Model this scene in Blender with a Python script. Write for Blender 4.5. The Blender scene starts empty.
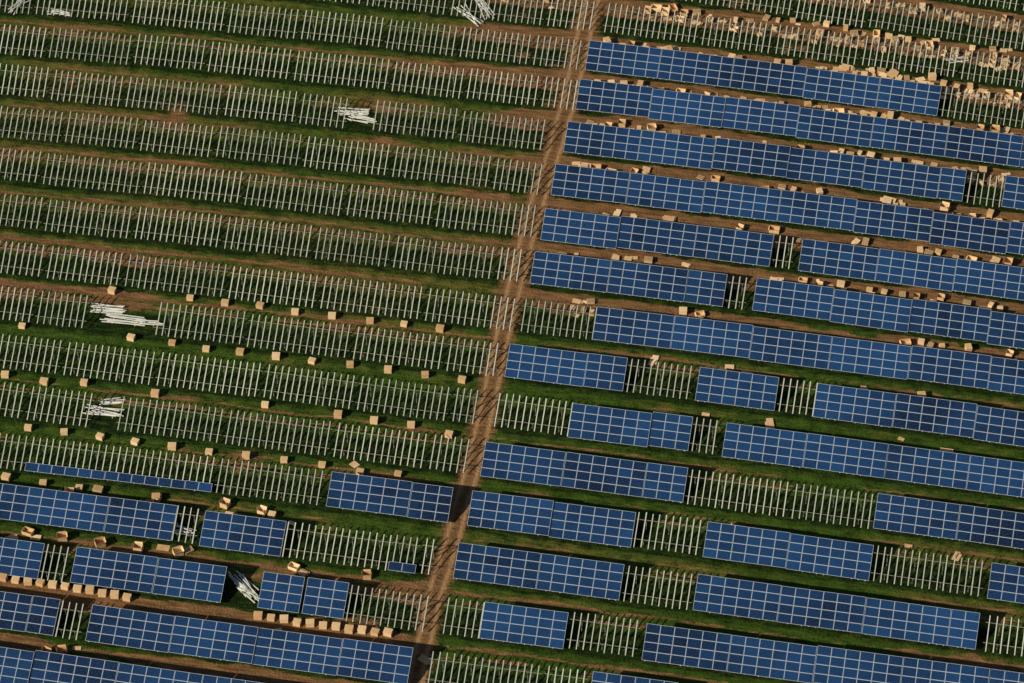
import bpy, math, random
import numpy as np
from mathutils import Vector, Matrix
random.seed(7); rng=np.random.default_rng(7)
scene=bpy.context.scene
# ------------------------------------------------------------------ camera
TH=math.radians(45.0); F=3650.0; H=331.0
st,ct=math.sin(TH),math.cos(TH)
C=np.array([0,-H/math.tan(TH),H])
cam=bpy.data.cameras.new("camera"); cam.lens=F/1024*36; cam.sensor_width=36
cam.clip_start=1; cam.clip_end=20000
co=bpy.data.objects.new("camera",cam); scene.collection.objects.link(co)
co.location=C; co.rotation_euler=(math.pi/2-TH,0,0); scene.camera=co
def U(u,v,z=0.0):          # image pixel -> world point where its camera ray meets height z
    a=u-512; b=341.5-v
    d=np.array([a, b*st+F*ct, b*ct-F*st]); t=(z-H)/d[2]
    return C+d*t
def PR(x,y,z):
    ry=y-C[1]; rz=z-C[2]
    dep=ry*ct-rz*st
    return 512+F*x/dep, 341.5-F*(ry*st+rz*ct)/dep
# ------------------------------------------------------------------ light
PHI=math.radians(33); EL=math.radians(31)
dirv=Vector((math.cos(PHI)*math.cos(EL),math.sin(PHI)*math.cos(EL),-math.sin(EL)))
sun=bpy.data.lights.new("sun","SUN"); sun.energy=5.0; sun.angle=math.radians(0.5); sun.color=(1,0.87,0.64)
so=bpy.data.objects.new("sun",sun); scene.collection.objects.link(so)
so.rotation_euler=dirv.to_track_quat('-Z','Y').to_euler()
w=bpy.data.worlds.new("World"); scene.world=w; w.use_nodes=True
nt=w.node_tree; bg=nt.nodes['Background']
sk=nt.nodes.new('ShaderNodeTexSky'); sk.sky_type='NISHITA'; sk.sun_disc=False
sk.sun_elevation=EL; sk.sun_rotation=math.atan2(-dirv.x,-dirv.y)
nt.links.new(sk.outputs[0],bg.inputs[0]); bg.inputs[1].default_value=0.05
scene.view_settings.view_transform='Standard'; scene.view_settings.look='None'; scene.view_settings.exposure=0
# ------------------------------------------------------------------ materials
def mat(name):
    m=bpy.data.materials.new(name); m.use_nodes=True
    n=m.node_tree; return m,n,n.nodes['Principled BSDF'],n.links
def simple(name,c1,c2,scale,rough,metal=0.0,objrand=0.0):
    m,n,b,l=mat(name)
    tc=n.nodes.new('ShaderNodeTexCoord'); no=n.nodes.new('ShaderNodeTexNoise'); no.inputs['Scale'].default_value=scale
    no.inputs['Detail'].default_value=4
    l.new(tc.outputs['Object'],no.inputs['Vector'])
    mx=n.nodes.new('ShaderNodeMix'); mx.data_type='RGBA'
    mx.inputs[6].default_value=(*c1,1); mx.inputs[7].default_value=(*c2,1)
    if objrand>0:
        oi=n.nodes.new('ShaderNodeObjectInfo'); ma=n.nodes.new('ShaderNodeMath'); ma.operation='MULTIPLY_ADD'
        l.new(oi.outputs['Random'],ma.inputs[0]); ma.inputs[1].default_value=objrand*2
        m2=n.nodes.new('ShaderNodeMath'); m2.operation='ADD'; m2.use_clamp=True; m2.inputs[1].default_value=-objrand
        l.new(no.outputs['Fac'],ma.inputs[2]); l.new(ma.outputs[0],m2.inputs[0]); l.new(m2.outputs[0],mx.inputs[0])
    else: l.new(no.outputs['Fac'],mx.inputs[0])
    l.new(mx.outputs[2],b.inputs['Base Color']); b.inputs['Roughness'].default_value=rough; b.inputs['Metallic'].default_value=metal
    return m
M_steel=simple("galvanised_steel",(0.38,0.43,0.39),(0.64,0.68,0.61),3,0.42,0.2,0.4)
M_post=simple("weathered_post",(0.14,0.15,0.12),(0.24,0.24,0.20),3,0.6,0.2,0.2)
M_alu=simple("aluminium_frame",(0.33,0.41,0.53),(0.48,0.56,0.67),2,0.45,0.0)
M_back=simple("module_backsheet",(0.5,0.5,0.5),(0.6,0.6,0.6),2,0.6)
M_card=simple("cardboard",(0.50,0.30,0.14),(0.84,0.63,0.39),2.2,0.85,0,0.4)
M_wood=simple("pallet_wood",(0.42,0.28,0.15),(0.6,0.44,0.26),5,0.85)
M_rail=simple("raw_aluminium",(0.62,0.66,0.66),(0.80,0.82,0.80),2,0.4)
# solar glass
m,n,b,l=mat("solar_cells"); M_cell=m
at=n.nodes.new('ShaderNodeAttribute'); at.attribute_name='tone'
uv=n.nodes.new('ShaderNodeUVMap'); uv.uv_map='UVMap'
sep=n.nodes.new('ShaderNodeSeparateXYZ'); l.new(uv.outputs[0],sep.inputs[0])
def line(out,cnt,wd):
    a=n.nodes.new('ShaderNodeMath'); a.operation='MULTIPLY'; l.new(out,a.inputs[0]); a.inputs[1].default_value=cnt
    f=n.nodes.new('ShaderNodeMath'); f.operation='FRACT'; l.new(a.outputs[0],f.inputs[0])
    g=n.nodes.new('ShaderNodeMath'); g.operation='LESS_THAN'; l.new(f.outputs[0],g.inputs[0]); g.inputs[1].default_value=wd
    return g.outputs[0]
lx=line(sep.outputs[0],10,0.03); ly=line(sep.outputs[1],6,0.03)
mxm=n.nodes.new('ShaderNodeMath'); mxm.operation='MAXIMUM'; l.new(lx,mxm.inputs[0]); l.new(ly,mxm.inputs[1])
geo=n.nodes.new('ShaderNodeNewGeometry'); no=n.nodes.new('ShaderNodeTexNoise'); no.inputs['Scale'].default_value=.07; no.inputs['Detail'].default_value=5; l.new(geo.outputs['Position'],no.inputs[0])
ad=n.nodes.new('ShaderNodeMath'); ad.operation='MULTIPLY_ADD'; l.new(no.outputs[0],ad.inputs[0]); ad.inputs[1].default_value=2.0
tn=n.nodes.new('ShaderNodeMath'); tn.operation='SUBTRACT'; l.new(at.outputs['Fac'],tn.inputs[0]); tn.inputs[1].default_value=.88
l.new(tn.outputs[0],ad.inputs[2])
cr=n.nodes.new('ShaderNodeValToRGB'); l.new(ad.outputs[0],cr.inputs[0])
cr.color_ramp.elements[0].position=0.05; cr.color_ramp.elements[0].color=(0.001,0.007,0.034,1)
cr.color_ramp.elements[1].position=1.0; cr.color_ramp.elements[1].color=(0.007,0.043,0.145,1)
mx=n.nodes.new('ShaderNodeMix'); mx.data_type='RGBA'; l.new(mxm.outputs[0],mx.inputs[0]); l.new(cr.outputs[0],mx.inputs[6]); mx.inputs[7].default_value=(0.12,0.19,0.32,1)
l.new(mx.outputs[2],b.inputs['Base Color']); b.inputs['Roughness'].default_value=0.15; b.inputs['IOR'].default_value=1.40
# ------------------------------------------------------------------ mesh builder
class MB:
    def __init__(s): s.v=[];s.f=[];s.m=[];s.uv=[];s.t=[]
    def quad(s,p,mi,uv=None,t=0.5):
        i=len(s.v); s.v+= [tuple(q) for q in p]; s.f.append((i,i+1,i+2,i+3)); s.m.append(mi)
        s.uv+= (uv or [(0,0),(1,0),(1,1),(0,1)]); s.t+=[t]*4
    def box(s,o,a,b_,c,mi,mtop=None,mbot=None):
        # o centre, a,b,c half vectors (right handed)
        o=np.asarray(o,float);a=np.asarray(a,float);b_=np.asarray(b_,float);c=np.asarray(c,float)
        P=lambda i,j,k:o+i*a+j*b_+k*c
        s.quad([P(-1,-1,1),P(1,-1,1),P(1,1,1),P(-1,1,1)],mi if mtop is None else mtop)
        s.quad([P(-1,1,-1),P(1,1,-1),P(1,-1,-1),P(-1,-1,-1)],mi if mbot is None else mbot)
        s.quad([P(-1,-1,-1),P(1,-1,-1),P(1,-1,1),P(-1,-1,1)],mi)
        s.quad([P(1,1,-1),P(-1,1,-1),P(-1,1,1),P(1,1,1)],mi)
        s.quad([P(-1,1,-1),P(-1,-1,-1),P(-1,-1,1),P(-1,1,1)],mi)
        s.quad([P(1,-1,-1),P(1,1,-1),P(1,1,1),P(1,-1,1)],mi)
    def mesh(s,name,mats):
        me=bpy.data.meshes.new(name); me.from_pydata(s.v,[],s.f)
        for q in mats: me.materials.append(q)
        me.polygons.foreach_set('material_index',s.m)
        u=me.uv_layers.new(name='UVMap'); u.data.foreach_set('uv',np.array(s.uv,float).ravel())
        a=me.attributes.new('tone','FLOAT','POINT'); a.data.foreach_set('value',np.array(s.t,float))
        me.update(); return me
def put(name,me,loc=(0,0,0),rz=0,rx=0,ry=0,sc=1):
    o=bpy.data.objects.new(name,me); scene.collection.objects.link(o)
    o.location=loc; o.rotation_euler=(rx,ry,rz); o.scale=(sc,)*3 if not hasattr(sc,'__len__') else sc
    return o
# ------------------------------------------------------------------ row top edges in image pixels
K=list(range(-2,17))
Y0=[-148,-105,-60,-18,22,64,105,148,193,240,286,333,381,432,483,537,590,645,700]
XM=[623,612,601,590,580,568,556,546,535,523,510,497,486,473,459,446,430,415,400]
YM=[-76,-37,2,40,80,121,163,206,251,298,343,392,441,490,542,596,650,704,758]
Y1=[-18,20,58,97,136,178,222,268,314,361,411,461,514,566,619,673,727,782,838]
ZT=2.6; TILT=math.radians(26); WL=4.5
def rowv(i,u):
    u=np.asarray(u,float); m=XM[i]
    return (Y0[i]*(u-m)*(u-1024)/(m*1024)+YM[i]*u*(u-1024)/(m*(m-1024))+Y1[i]*u*(u-m)/(1024*(1024-m)))
def rowpt(i,u): return U(u,float(rowv(i,u)),ZT)
MW=1.68; MHt=WL/4
def build_table(i,p,e1,nmod,kind,miss=()):
    """p: top edge left point (world), e1 tangent; local mesh origin on ground beneath p"""
    L=nmod*MW; mb=MB()
    x=np.array([1.,0,0]); f=np.array([0,-1.,0]); z=np.array([0,0,1.])
    s=f*math.cos(TILT)-z*math.sin(TILT); nr=np.cross(s,x)
    top=np.array([0,0,ZT-0.1])
    # rafters
    nraf=nmod*2; sp=L/nraf
    for j in range(nraf):
        c=top+x*(sp*(j+.5)+random.uniform(-.035,.035))+s*(WL/2+random.uniform(-.07,.07))
        sk_=random.uniform(-.006,.006)
        mb.box(c,x*random.uniform(.052,.068),(s+x*sk_)*-(WL/2-0.02),nr*0.04,0)
    # purlins
    for q in (0.95,3.45):
        mb.box(top+x*L/2+s*q-nr*0.085,x*(L/2+.03),s*-0.035,nr*0.035,4)
    # posts
    npst=max(2,int(round(L/3.3))); 
    for j in range(npst):
        px=L*(j+.5)/npst
        for q in (0.95,3.45):
            t=top+x*px+s*q-nr*0.13; h=t[2]
            mb.box((t[0],t[1],h/2-0.1),x*0.05,-f*0.04,z*(h/2+0.1),4)
        
    if kind in 'PB':
        rows=range(4) if kind=='P' else [3]
        base=random.uniform(.25,.65)
        for r in rows:
            for c in range(nmod):
                if (r,c) in miss: continue
                t=base+random.gauss(0,.10)+(.35 if random.random()<.04 else 0)
                g=0.012; x0=c*MW+g; x1=(c+1)*MW-g; s0=r*MHt+g; s1=(r+1)*MHt-g
                off=nr*(0.09+random.uniform(0,.008)); th=nr*0.04
                tw=random.uniform(-.004,.004)
                A=lambda xx,ss,k=1:top+x*xx+s*ss+off+nr*tw*(xx-x0)+th*k
                bw=0.032
                o4=[(x0,s1),(x1,s1),(x1,s0),(x0,s0)]
                i4=[(x0+bw,s1-bw),(x1-bw,s1-bw),(x1-bw,s0+bw),(x0+bw,s0+bw)]
                mb.quad([A(*q) for q in i4],1,None,t)
                for k in range(4):
                    k2=(k+1)%4
                    mb.quad([A(*o4[k]),A(*o4[k2]),A(*i4[k2]),A(*i4[k])],2)
                    mb.quad([A(*o4[k],0),A(*o4[k2],0),A(*o4[k2]),A(*o4[k])],2)
                mb.quad([A(x0,s0,0),A(x1,s0,0),A(x1,s1,0),A(x0,s1,0)],3)
    nm={'P':'solar_panel_table','B':'part_filled_solar_table','F':'mounting_frame'}[kind]
    me=mb.mesh(nm,[M_steel,M_cell,M_alu,M_back,M_post])
    ang=math.atan2(e1[1],e1[0])
    put(nm,me,(p[0],p[1],random.uniform(-.08,.08)),ang+random.gauss(0,.0015),0,random.gauss(0,.003))
def run(i,kind,u0,u1):
    a=rowpt(i,u0); b_=rowpt(i,u1)
    L=np.linalg.norm(b_-a); n=max(1,int(round((L-0.1)/MW)))
    done=0; pos=0.0
    us=np.linspace(u0,u1,60); pts=np.array([rowpt(i,q) for q in us])
    cs=np.concatenate([[0],np.cumsum(np.linalg.norm(np.diff(pts,axis=0),axis=1))])
    at=lambda s_:np.array([np.interp(s_,cs,pts[:,q]) for q in range(3)])
    while done<n:
        c=min(random.choice((6,7,8)) if kind=='F' else 6,n-done)
        if n-done-c in (1,): c=n-done
        p=at(pos); q=at(min(pos+c*MW,cs[-1])); e=q-p; e[2]=0
        if np.linalg.norm(e)<.5: break
        e/=np.linalg.norm(e)
        f=np.array([e[1],-e[0],0])
        build_table(i,p+f*random.gauss(0,.10),e,c,kind)
        pos+=c*MW+(0.35 if kind=='F' else 0.06); done+=c
        if kind=='F' and pos+MW>cs[-1]+.3: break
E0,E1=-130,1150
LEFT={-2:'F',-1:'F',0:'F',1:'F',2:'F',3:[('F',E0,338),('F',375,547)],4:'F',5:'F',6:'F',7:'F',
 8:[('F',E0,88),('F',158,490)],9:'F',10:[('F',E0,90),('F',121,465)],
 11:[('F',E0,30),('B',31,220),('F',219,329),('P',332,450)],
 12:[('P',E0,172),('F',175,206),('P',206,283),('F',286,392),('B',394,424),('F',424,438)],
 13:[('P',E0,42),('F',45,72),('P',77,231),('P',264,303),('P',308,346),('F',349,428)],
 14:[('P',E0,58),('F',60,91),('P',93,408)],15:[('P',E0,392)],16:[('P',E0,378)]}
RIGHT={-2:'F',-1:'F',0:'F',1:[('P',590,943),('F',944,E1)],2:[('P',580,E1)],
 3:[('P',568,968),('F',969,1004),('P',1006,E1)],4:[('P',556,E1)],5:[('P',546,770),('F',771,801),('P',803,E1)],
 6:[('P',535,723),('F',724,756),('P',757,E1)],7:[('F',523,595),('P',597,E1)],
 8:[('P',510,625),('F',629,698),('P',700,778),('F',781,815),('P',817,E1)],
 9:[('F',497,571),('P',573,690),('F',694,726),('P',727,E1)],
 10:[('P',486,682),('F',683,875),('P',878,E1)],11:[('P',473,630),('F',636,705),('P',708,870),('F',875,990),('P',992,E1)],
 12:[('P',459,619),('F',626,696),('P',698,985),('F',987,E1)],
 13:[('F',446,484),('P',485,568),('F',571,646),('P',647,E1)],14:[('F',430,591),('P',593,E1)],15:'F',16:'F'}
for i,k in enumerate(K):
    l_=LEFT[k]; 
    if l_=='F': l_=[('F',E0,XM[i]-25)]
    r_=RIGHT[k]
    if r_=='F': r_=[('F',XM[i]+(6 if k<1 else 0),E1)]
    for seg in list(l_)+list(r_): run(i,*seg)
# ------------------------------------------------------------------ ground
def vn(x,y,sc,seed):
    r=np.random.default_rng(seed).random((512,512)); X=x/sc+1000.3; Y=y/sc+1000.7
    xi=np.floor(X).astype(int); yi=np.floor(Y).astype(int); fx=X-xi; fy=Y-yi
    fx=fx*fx*(3-2*fx); fy=fy*fy*(3-2*fy); a=lambda i,j:r[(xi+i)%512,(yi+j)%512]
    return (a(0,0)*(1-fx)+a(1,0)*fx)*(1-fy)+(a(0,1)*(1-fx)+a(1,1)*fx)*fy
def fbm(x,y,sc,seed,o=4):
    t=0;am=1;s=0
    for k in range(o): t=t+am*vn(x,y,sc/2**k,seed+k); s+=am; am*=.55
    return t/s
ext=np.array([1.5,4,9,20,45,100,220,500,1100,2500,5500])
step=0.28
cx=np.arange(-84,84.01,step); cy=np.arange(-74,84.01,step)
xs=np.concatenate([cx[0]-ext[::-1],cx,cx[-1]+ext]); ys=np.concatenate([cy[0]-ext[::-1],cy,cy[-1]+ext])
XX,YY=np.meshgrid(xs,ys); x=XX.ravel(); y=YY.ravel()
xc=np.clip(x,-95,95); yc=np.clip(y,-85,95)
u,v=PR(xc,yc,ZT); ug,vg=PR(xc,yc,0.0)
uc=np.clip(u,-150,1180)
rows=np.array([rowv(i,uc) for i in range(len(K))])
ph=np.full(len(x),-3.0)
for i in range(len(K)-1):
    a=rows[i];b2=rows[i+1]; m_=(v>=a)&(v<b2); ph[m_]=K[i]+((v-a)/(b2-a))[m_]
m_=v<rows[0]; ph[m_]=(K[0]+(v-rows[0])/39.)[m_]; m_=v>=rows[-1]; ph[m_]=(K[-1]+(v-rows[-1])/55.)[m_]
t=ph*8.5; lane=np.floor(ph).astype(int); fr=ph-np.floor(ph)
# road
RV=[-120,0,100,200,300,400,500,600,683,800]; RU=[624,591,566,538,513,487,461,434,418,388]
rc=np.interp(vg,RV,RU)+2.5*np.sin(vg/60.)
d=(ug-rc)/7.8
wob=(fbm(x,y,5,50)-.5)*1.2
d=d+wob*.35
road=np.clip((1.45-np.abs(d))/0.35,0,1)
left=u<rc
def sst(a,b_,q): q=np.clip((q-a)/(b_-a),0,1); return q*q*(3-2*q)
n1=fbm(x,y,14,1); n2=fbm(x,y,4,9); n3=fbm(x*.25,y,1.2,20,3); lr=np.random.default_rng(3).random(60)[(lane+20)%60]
reg=np.where(left,0.19,0.13)
reg+=np.where(left,0,1)*0.76*(1-sst(240,335,v-0.125*(u-550)))            # brown upper right field
reg+=np.where(left,1,0)*0.60*sst(430,560,u)*(1-sst(90,210,v))          # worn area by the road
reg+=np.where(left,1,0)*0.30*(1-sst(60,240,u))*sst(215,250,v)*(1-sst(280,330,v))
reg+=np.where(left,1,0)*0.34*sst(535,585,v)
reg+=0.09*(lr-.5)*2
dt=(fr*8.5)
lat=(fbm(u/7.8,t,9,70)-.5)*1.1
trk=np.exp(-((dt-5.4+lat)/.27)**2)+np.exp(-((dt-6.9+lat)/.27)**2)
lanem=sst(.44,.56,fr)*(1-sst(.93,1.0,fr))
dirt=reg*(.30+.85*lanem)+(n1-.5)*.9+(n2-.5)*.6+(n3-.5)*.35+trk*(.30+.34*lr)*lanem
dirt=sst(.30,.68,dirt)*.92
# worn shoulders along road
dirt=np.maximum(dirt,sst(2.8,1.5,np.abs(d)) *(.15+.6*n2))
rr=road*(.85+.4*n2); strip=np.exp(-(d/.25)**2)*.45*(n1>.47)
dirt=np.clip(np.maximum(dirt,rr-strip*road),0,1)
ruts=np.exp(-((np.abs(d)-.8)/.25)**2)*sst(-0.1,.5,road)
far=(np.abs(x)>95)|(y>95)|(y<-85)
dirt[far]=.15
z=(fbm(x,y,1.1,33,3)-.5)*.28*(1-.6*dirt)+(fbm(x,y,6,38,2)-.5)*.12-ruts*.10-trk*lanem*.06
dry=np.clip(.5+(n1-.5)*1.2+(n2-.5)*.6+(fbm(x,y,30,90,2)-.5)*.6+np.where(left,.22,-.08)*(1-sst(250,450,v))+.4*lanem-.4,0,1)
nx,ny=len(xs),len(ys)
idx=np.arange(nx*ny).reshape(ny,nx)
fc=np.stack([idx[:-1,:-1],idx[:-1,1:],idx[1:,1:],idx[1:,:-1]],-1).reshape(-1,4)
me=bpy.data.meshes.new('ground')
me.vertices.add(nx*ny); me.vertices.foreach_set('co',np.stack([x,y,z],1).ravel())
me.loops.add(len(fc)*4); me.loops.foreach_set('vertex_index',fc.ravel().astype(np.int32))
me.polygons.add(len(fc)); me.polygons.foreach_set('loop_start',np.arange(0,len(fc)*4,4,dtype=np.int32))
me.update(calc_edges=True); me.validate()
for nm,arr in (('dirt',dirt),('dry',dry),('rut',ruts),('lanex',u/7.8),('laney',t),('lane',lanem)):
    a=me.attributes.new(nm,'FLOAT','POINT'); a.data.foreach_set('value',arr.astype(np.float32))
me.polygons.foreach_set('use_smooth',np.ones(len(fc),bool))
m,n,b,l=mat("field_ground")
def attr(nm): a=n.nodes.new('ShaderNodeAttribute'); a.attribute_name=nm; return a.outputs['Fac']
def mth(op,a,b_,c=None,clamp=False):
    q=n.nodes.new('ShaderNodeMath'); q.operation=op; q.use_clamp=clamp
    for k,vv in enumerate((a,b_,c)):
        if vv is None: continue
        if isinstance(vv,(int,float)): q.inputs[k].default_value=vv
        else: l.new(vv,q.inputs[k])
    return q.outputs[0]
cmb=n.nodes.new('ShaderNodeCombineXYZ'); l.new(mth('MULTIPLY',attr('lanex'),.16),cmb.inputs[0]); l.new(attr('laney'),cmb.inputs[1])
geo=n.nodes.new('ShaderNodeNewGeometry')
def noise(vec,sc,det=5,ro=.6):
    q=n.nodes.new('ShaderNodeTexNoise'); q.inputs['Scale'].default_value=sc; q.inputs['Detail'].default_value=det; q.inputs['Roughness'].default_value=ro
    l.new(vec,q.inputs['Vector']); return q.outputs['Fac']
def mixc(f,a,b_):
    q=n.nodes.new('ShaderNodeMix'); q.data_type='RGBA'
    l.new(f,q.inputs[0]) if not isinstance(f,float) else None
    for k,vv in ((6,a),(7,b_)):
        if isinstance(vv,tuple): q.inputs[k].default_value=(*vv,1)
        else: l.new(vv,q.inputs[k])
    return q.outputs[2]
def rmp(f,a,b_): 
    q=n.nodes.new('ShaderNodeMapRange'); q.interpolation_type='SMOOTHSTEP'; l.new(f,q.inputs[0]); q.inputs[1].default_value=a; q.inputs[2].default_value=b_; return q.outputs[0]
streak=noise(cmb.outputs[0],2.2); fine=noise(geo.outputs['Position'],3.5,6,.7); vfine=noise(geo.outputs['Position'],9,4,.7); med=noise(geo.outputs['Position'],.6,4)
gsum=mth('ADD',mth('ADD',mth('MULTIPLY',fine,.6),mth('MULTIPLY',streak,.6)),mth('MULTIPLY',attr('lane'),.17))  # grass darker outside the lanes: shade beneath the racks put into its colour
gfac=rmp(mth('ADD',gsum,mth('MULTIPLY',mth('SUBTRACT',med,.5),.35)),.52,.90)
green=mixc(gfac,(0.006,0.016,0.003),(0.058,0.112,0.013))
olive=mixc(gfac,(0.015,0.023,0.005),(0.138,0.138,0.029))
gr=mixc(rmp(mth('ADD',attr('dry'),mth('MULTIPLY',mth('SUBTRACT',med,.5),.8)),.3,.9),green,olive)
dcol=mixc(rmp(mth('ADD',mth('MULTIPLY',vfine,.5),mth('MULTIPLY',streak,.5)),.35,.65),(0.088,0.046,0.021),(0.33,0.185,0.085))
dcol=mixc(attr('rut'),dcol,(0.44,0.27,0.14))
df=rmp(mth('ADD',attr('dirt'),mth('MULTIPLY',mth('SUBTRACT',mth('ADD',fine,streak),1.0),.8)),.2,.7)
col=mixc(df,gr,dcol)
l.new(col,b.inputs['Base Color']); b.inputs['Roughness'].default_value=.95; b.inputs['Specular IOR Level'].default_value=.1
bp=n.nodes.new('ShaderNodeBump'); bp.inputs['Strength'].default_value=1.0; bp.inputs['Distance'].default_value=.35; l.new(fine,bp.inputs['Height']); l.new(bp.outputs[0],b.inputs['Normal'])
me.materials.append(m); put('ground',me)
# ------------------------------------------------------------------ cartons, pallets, rails
X=np.array([1.,0,0]);Yv=np.array([0,1.,0]);Z=np.array([0,0,1.])
def pallet(mb,w,d):
    for q in (-1,0,1): mb.box((0,q*(d/2-.06),.05),X*w/2,Yv*.05,Z*.05,1)
    nb=6
    for q in range(nb): mb.box((-w/2+.06+q*(w-.12)/(nb-1),0,.113),X*.05,Yv*d/2,Z*.012,1)
def closed(w,d,h):
    mb=MB(); pallet(mb,w,d)
    mb.box((0,0,.127+h/2),X*(w/2-.02),Yv*(d/2-.02),Z*h/2,0)
    mb.box((0,0,.127+h-.05),X*(w/2+.01),Yv*(d/2+.01),Z*.08,0)
    for q in (-.25,.25): mb.box((q*w,0,.127+h+.034),X*.012,Yv*(d/2+.012),Z*.003,1)
    return mb.mesh('pallet_carton',[M_card,M_wood])
def openc(w,d,h,fl):
    mb=MB(); pallet(mb,w,d); b0=.13
    mb.box((0,0,b0+.01),X*w/2,Yv*d/2,Z*.01,0)
    for sx,sy in ((1,0),(-1,0),(0,1),(0,-1)):
        if sx: mb.box((sx*(w/2-.01),0,b0+.02+h/2),X*.01,Yv*(d/2-.022),Z*h/2,0)
        else: mb.box((0,sy*(d/2-.01),b0+.02+h/2),X*w/2,Yv*.01,Z*h/2,0)
        a=random.uniform(*fl); o=np.array([sx*1.,sy*1.,0]); tt=np.array([-sy*1.,sx*1.,0])
        dv=o*math.cos(a)+Z*math.sin(a); ln=.26
        half=(d/2-.03) if sx else (w/2-.03)
        mb.box(o*((w if sx else d)/2+.005)+Z*(b0+.03+h)+dv*ln/2,dv*ln/2,tt*half,np.cross(dv,tt)*.008,0)
    return mb.mesh('open_carton',[M_card,M_wood])
def flat(sd):
    random.seed(sd); mb=MB()
    for q in range(random.randint(1,3)):
        a=random.gauss(0,.2); tl=random.uniform(-.05,.10); w_=random.uniform(.5,.95); d_=random.uniform(.3,.55)
        e=np.array([math.cos(a),math.sin(a),0]); g=np.array([-math.sin(a)*math.cos(tl),math.cos(a)*math.cos(tl),math.sin(tl)])
        o=np.array([random.uniform(-.7,.7),random.uniform(-.4,.4),.08+q*.10+abs(math.sin(tl))*d_])
        mb.box(o,e*w_,g*d_,np.cross(e,g)*.02,0)
    return mb.mesh('flattened_cardboard',[M_card,M_wood])
def pstack(n_):
    mb=MB()
    for q in range(n_):
        k0=len(mb.v); pallet(mb,1.2,.9); dx,dy=random.uniform(-.06,.06),random.uniform(-.06,.06)
        mb.v[k0:]=[(a+dx,b_+dy,c+q*.128) for a,b_,c in mb.v[k0:]]
    return mb.mesh('wooden_pallet_stack',[M_card,M_wood])
PS=[pstack(1),pstack(3),pstack(5)]
CL=[closed(1.05,.80,.62),closed(1.06,.84,.68),closed(1.0,.80,.52)]
OP=[openc(1.2,1.0,.6,(.9,1.5)),openc(1.4,.95,.5,(-1.4,-1.0)),openc(1.1,.9,.65,(-1.3,1.3))]
FL=[flat(q) for q in range(10)]
NMS={'C':'pallet_carton','O':'open_carton','F':'flattened_cardboard','W':'wooden_pallet_stack'}
LST={'C':CL,'O':OP,'F':FL,'W':PS}
random.seed(11)
ROT=-0.17
def carton(u,v,kind='C',z=0,r=None):
    p=U(u,v,.45+z)
    rz=ROT+random.gauss(0,.12) if r is None else r
    put(NMS[kind],random.choice(LST[kind]),(p[0],p[1],z-.02),rz,0,0,random.uniform(.84,.97))
P_=[(112,290),(190,297),(225,302),(260,305),(295,311),(332,315),(370,320),(404,323),(440,328),
(22,325),(131,337),(172,342),(206,348),(240,351),(276,356),(312,360),(350,364),(388,369),(425,374),(462,379),
(5,374),(44,381),(84,382),(155,393),(265,404),(338,414),(374,420),(411,424),(449,434),
(28,427),(64,431),(100,436),(135,441),(172,446),(209,451),(246,455),(284,459),(322,464),(360,471),(398,473),
(6,477),(43,482),(79,487),(156,497),(272,514)]
for a in P_: carton(*a)
for q in range(11): carton(3+q*12.4,577+q*1.9+random.uniform(-1,1),'C')
for q in range(11): carton(258+q*13,616+q*1.7+random.uniform(-1,1),'C')
for a in [(225,504,'O'),(229,512,'F'),(262,511,'O'),(28,531,'O'),(34,537,'F'),(62,537,'O'),(100,543,'O'),(138,548,'O'),(166,545,'F'),(178,552,'O'),(188,549,'W'),(294,566,'O'),(300,570,'F'),(367,575,'O'),(8,536,'F'),
 (46,652,'O'),(62,651,'O'),(76,645,'F'),(278,628,'F'),(292,520,'F'),(425,657,'F'),(355,462,'F')]: carton(*a[:2],a[2],0,random.uniform(-.6,.6))
PLACED=[]
def lanept(k,u,frc):
    i=K.index(k); return U(u,float(rowv(i,u))*(1-frc)+float(rowv(i+1,u))*frc,ZT)
def scatter(k,u0,u1,nn,mix='OFFC',f0=.6,f1=.93):
    for _ in range(nn):
        kd=random.choice(mix.replace('O','OC')+'W' if len(mix)>1 else mix)
        for tr in range(12):
            uu=random.uniform(u0,u1); p=lanept(k,uu,random.uniform(f0,f1))
            if all((p[0]-a)**2+(p[1]-c)**2>(1.25 if kd!='F' else .8)**2 for a,c in PLACED): break
        else: continue
        PLACED.append((p[0],p[1]))
        put(NMS[kd],random.choice(LST[kd]),(p[0],p[1],-.02),ROT+random.gauss(0,.18)+random.choice((0,0,1.57)),0,0,random.uniform(.65,1.0))
scatter(0,600,660,14,'OFF');scatter(0,660,800,18,'FFC');scatter(0,820,935,60,'OFFFC',.48,.97);scatter(0,935,1020,24,'OFC')
scatter(-1,760,1020,50,'OFC',.48,.97);scatter(-1,640,760,20,'FO')
scatter(-2,850,1020,16);scatter(-2,640,850,10,'F')
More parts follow.
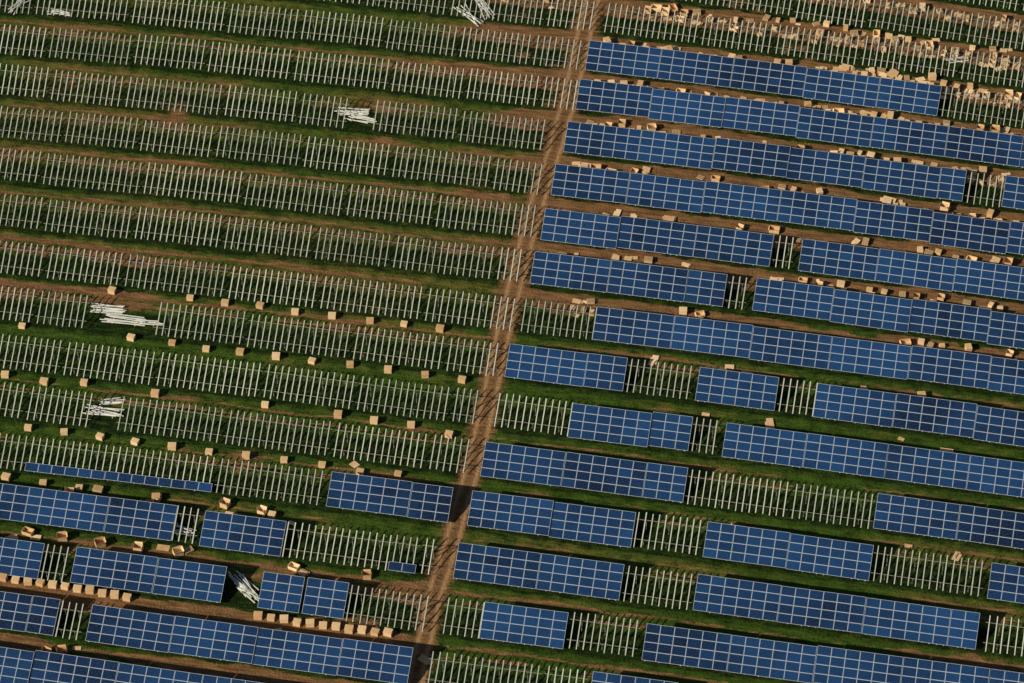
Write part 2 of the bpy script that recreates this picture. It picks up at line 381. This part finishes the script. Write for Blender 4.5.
scatter(1,596,665,28,'OFFC',.62,.97);scatter(1,665,800,28,'FFO');scatter(1,800,940,40,'FFOC');scatter(1,940,1020,16,'FO')
scatter(2,590,662,34,'OFFO',.62,.97);scatter(2,662,850,18,'FFO');scatter(2,850,1015,26,'CFO')
scatter(3,570,900,30,'FFFO');scatter(3,700,720,4,'OC');scatter(3,760,800,6,'OC');scatter(3,890,1020,16,'OFC')
scatter(4,600,700,8,'FF');scatter(4,920,1010,14,'OCF');scatter(4,700,900,12,'FFO')
scatter(5,770,830,16,'OFF');scatter(5,830,1015,40,'OFCF',.6,.97);scatter(5,560,700,10,'FF')
scatter(6,570,594,8,'OF');scatter(6,676,704,7,'OF');scatter(6,900,1015,20,'OFC')
scatter(7,910,935,4,'OC');scatter(7,560,900,5,'F')
scatter(-1,480,560,8,'OFC')
scatter(8,530,1000,4,'F');scatter(10,600,1000,3,'F');scatter(11,60,200,5,'FO')
# rail bundles
def rails(u,v,ang,nb,ln,spread):
    mb=MB()
    for q in range(nb):
        a=random.gauss(0,spread); e=np.array([math.cos(a),math.sin(a),0]); g=np.array([-e[1],e[0],0])
        o=np.array([random.gauss(0,.35),(q-nb/2)*.17+random.gauss(0,.06),.08+.09*(q%4)+.12*(q%3==0)])
        mb.box(o,e*ln/2,g*.05,Z*.04,0)
    for q in (-.3,.3): mb.box((q*ln,0,0.0),X*.06,Yv*nb*.085,Z*.04,1)
    me=mb.mesh('aluminium_rail_stack',[M_rail,M_wood]); p=U(u,v,.1)
    put('aluminium_rail_stack',me,(p[0],p[1],.04),ang)
for a in [(107,309,-.1,9,4.2,.05),(125,320,-.18,10,5,.04),(147,323,-.12,5,3,.03),(104,412,-.2,9,4.3,.06),(109,402,.05,5,2.8,.1),
 (245,586,-.95,9,4.2,.12),(250,594,-.75,6,3.5,.1),(353,112,-.1,9,4.0,.08),(360,119,-.2,7,3.5,.12),(182,529,-.3,6,3.0,.5),
 (484,8,-1.2,8,5,.12),(470,16,-.9,6,5,.15),(60,13,-.2,5,3,.2),(18,5,1.0,6,4,.2),(955,60,-.1,4,3,.2)]: rails(*a)
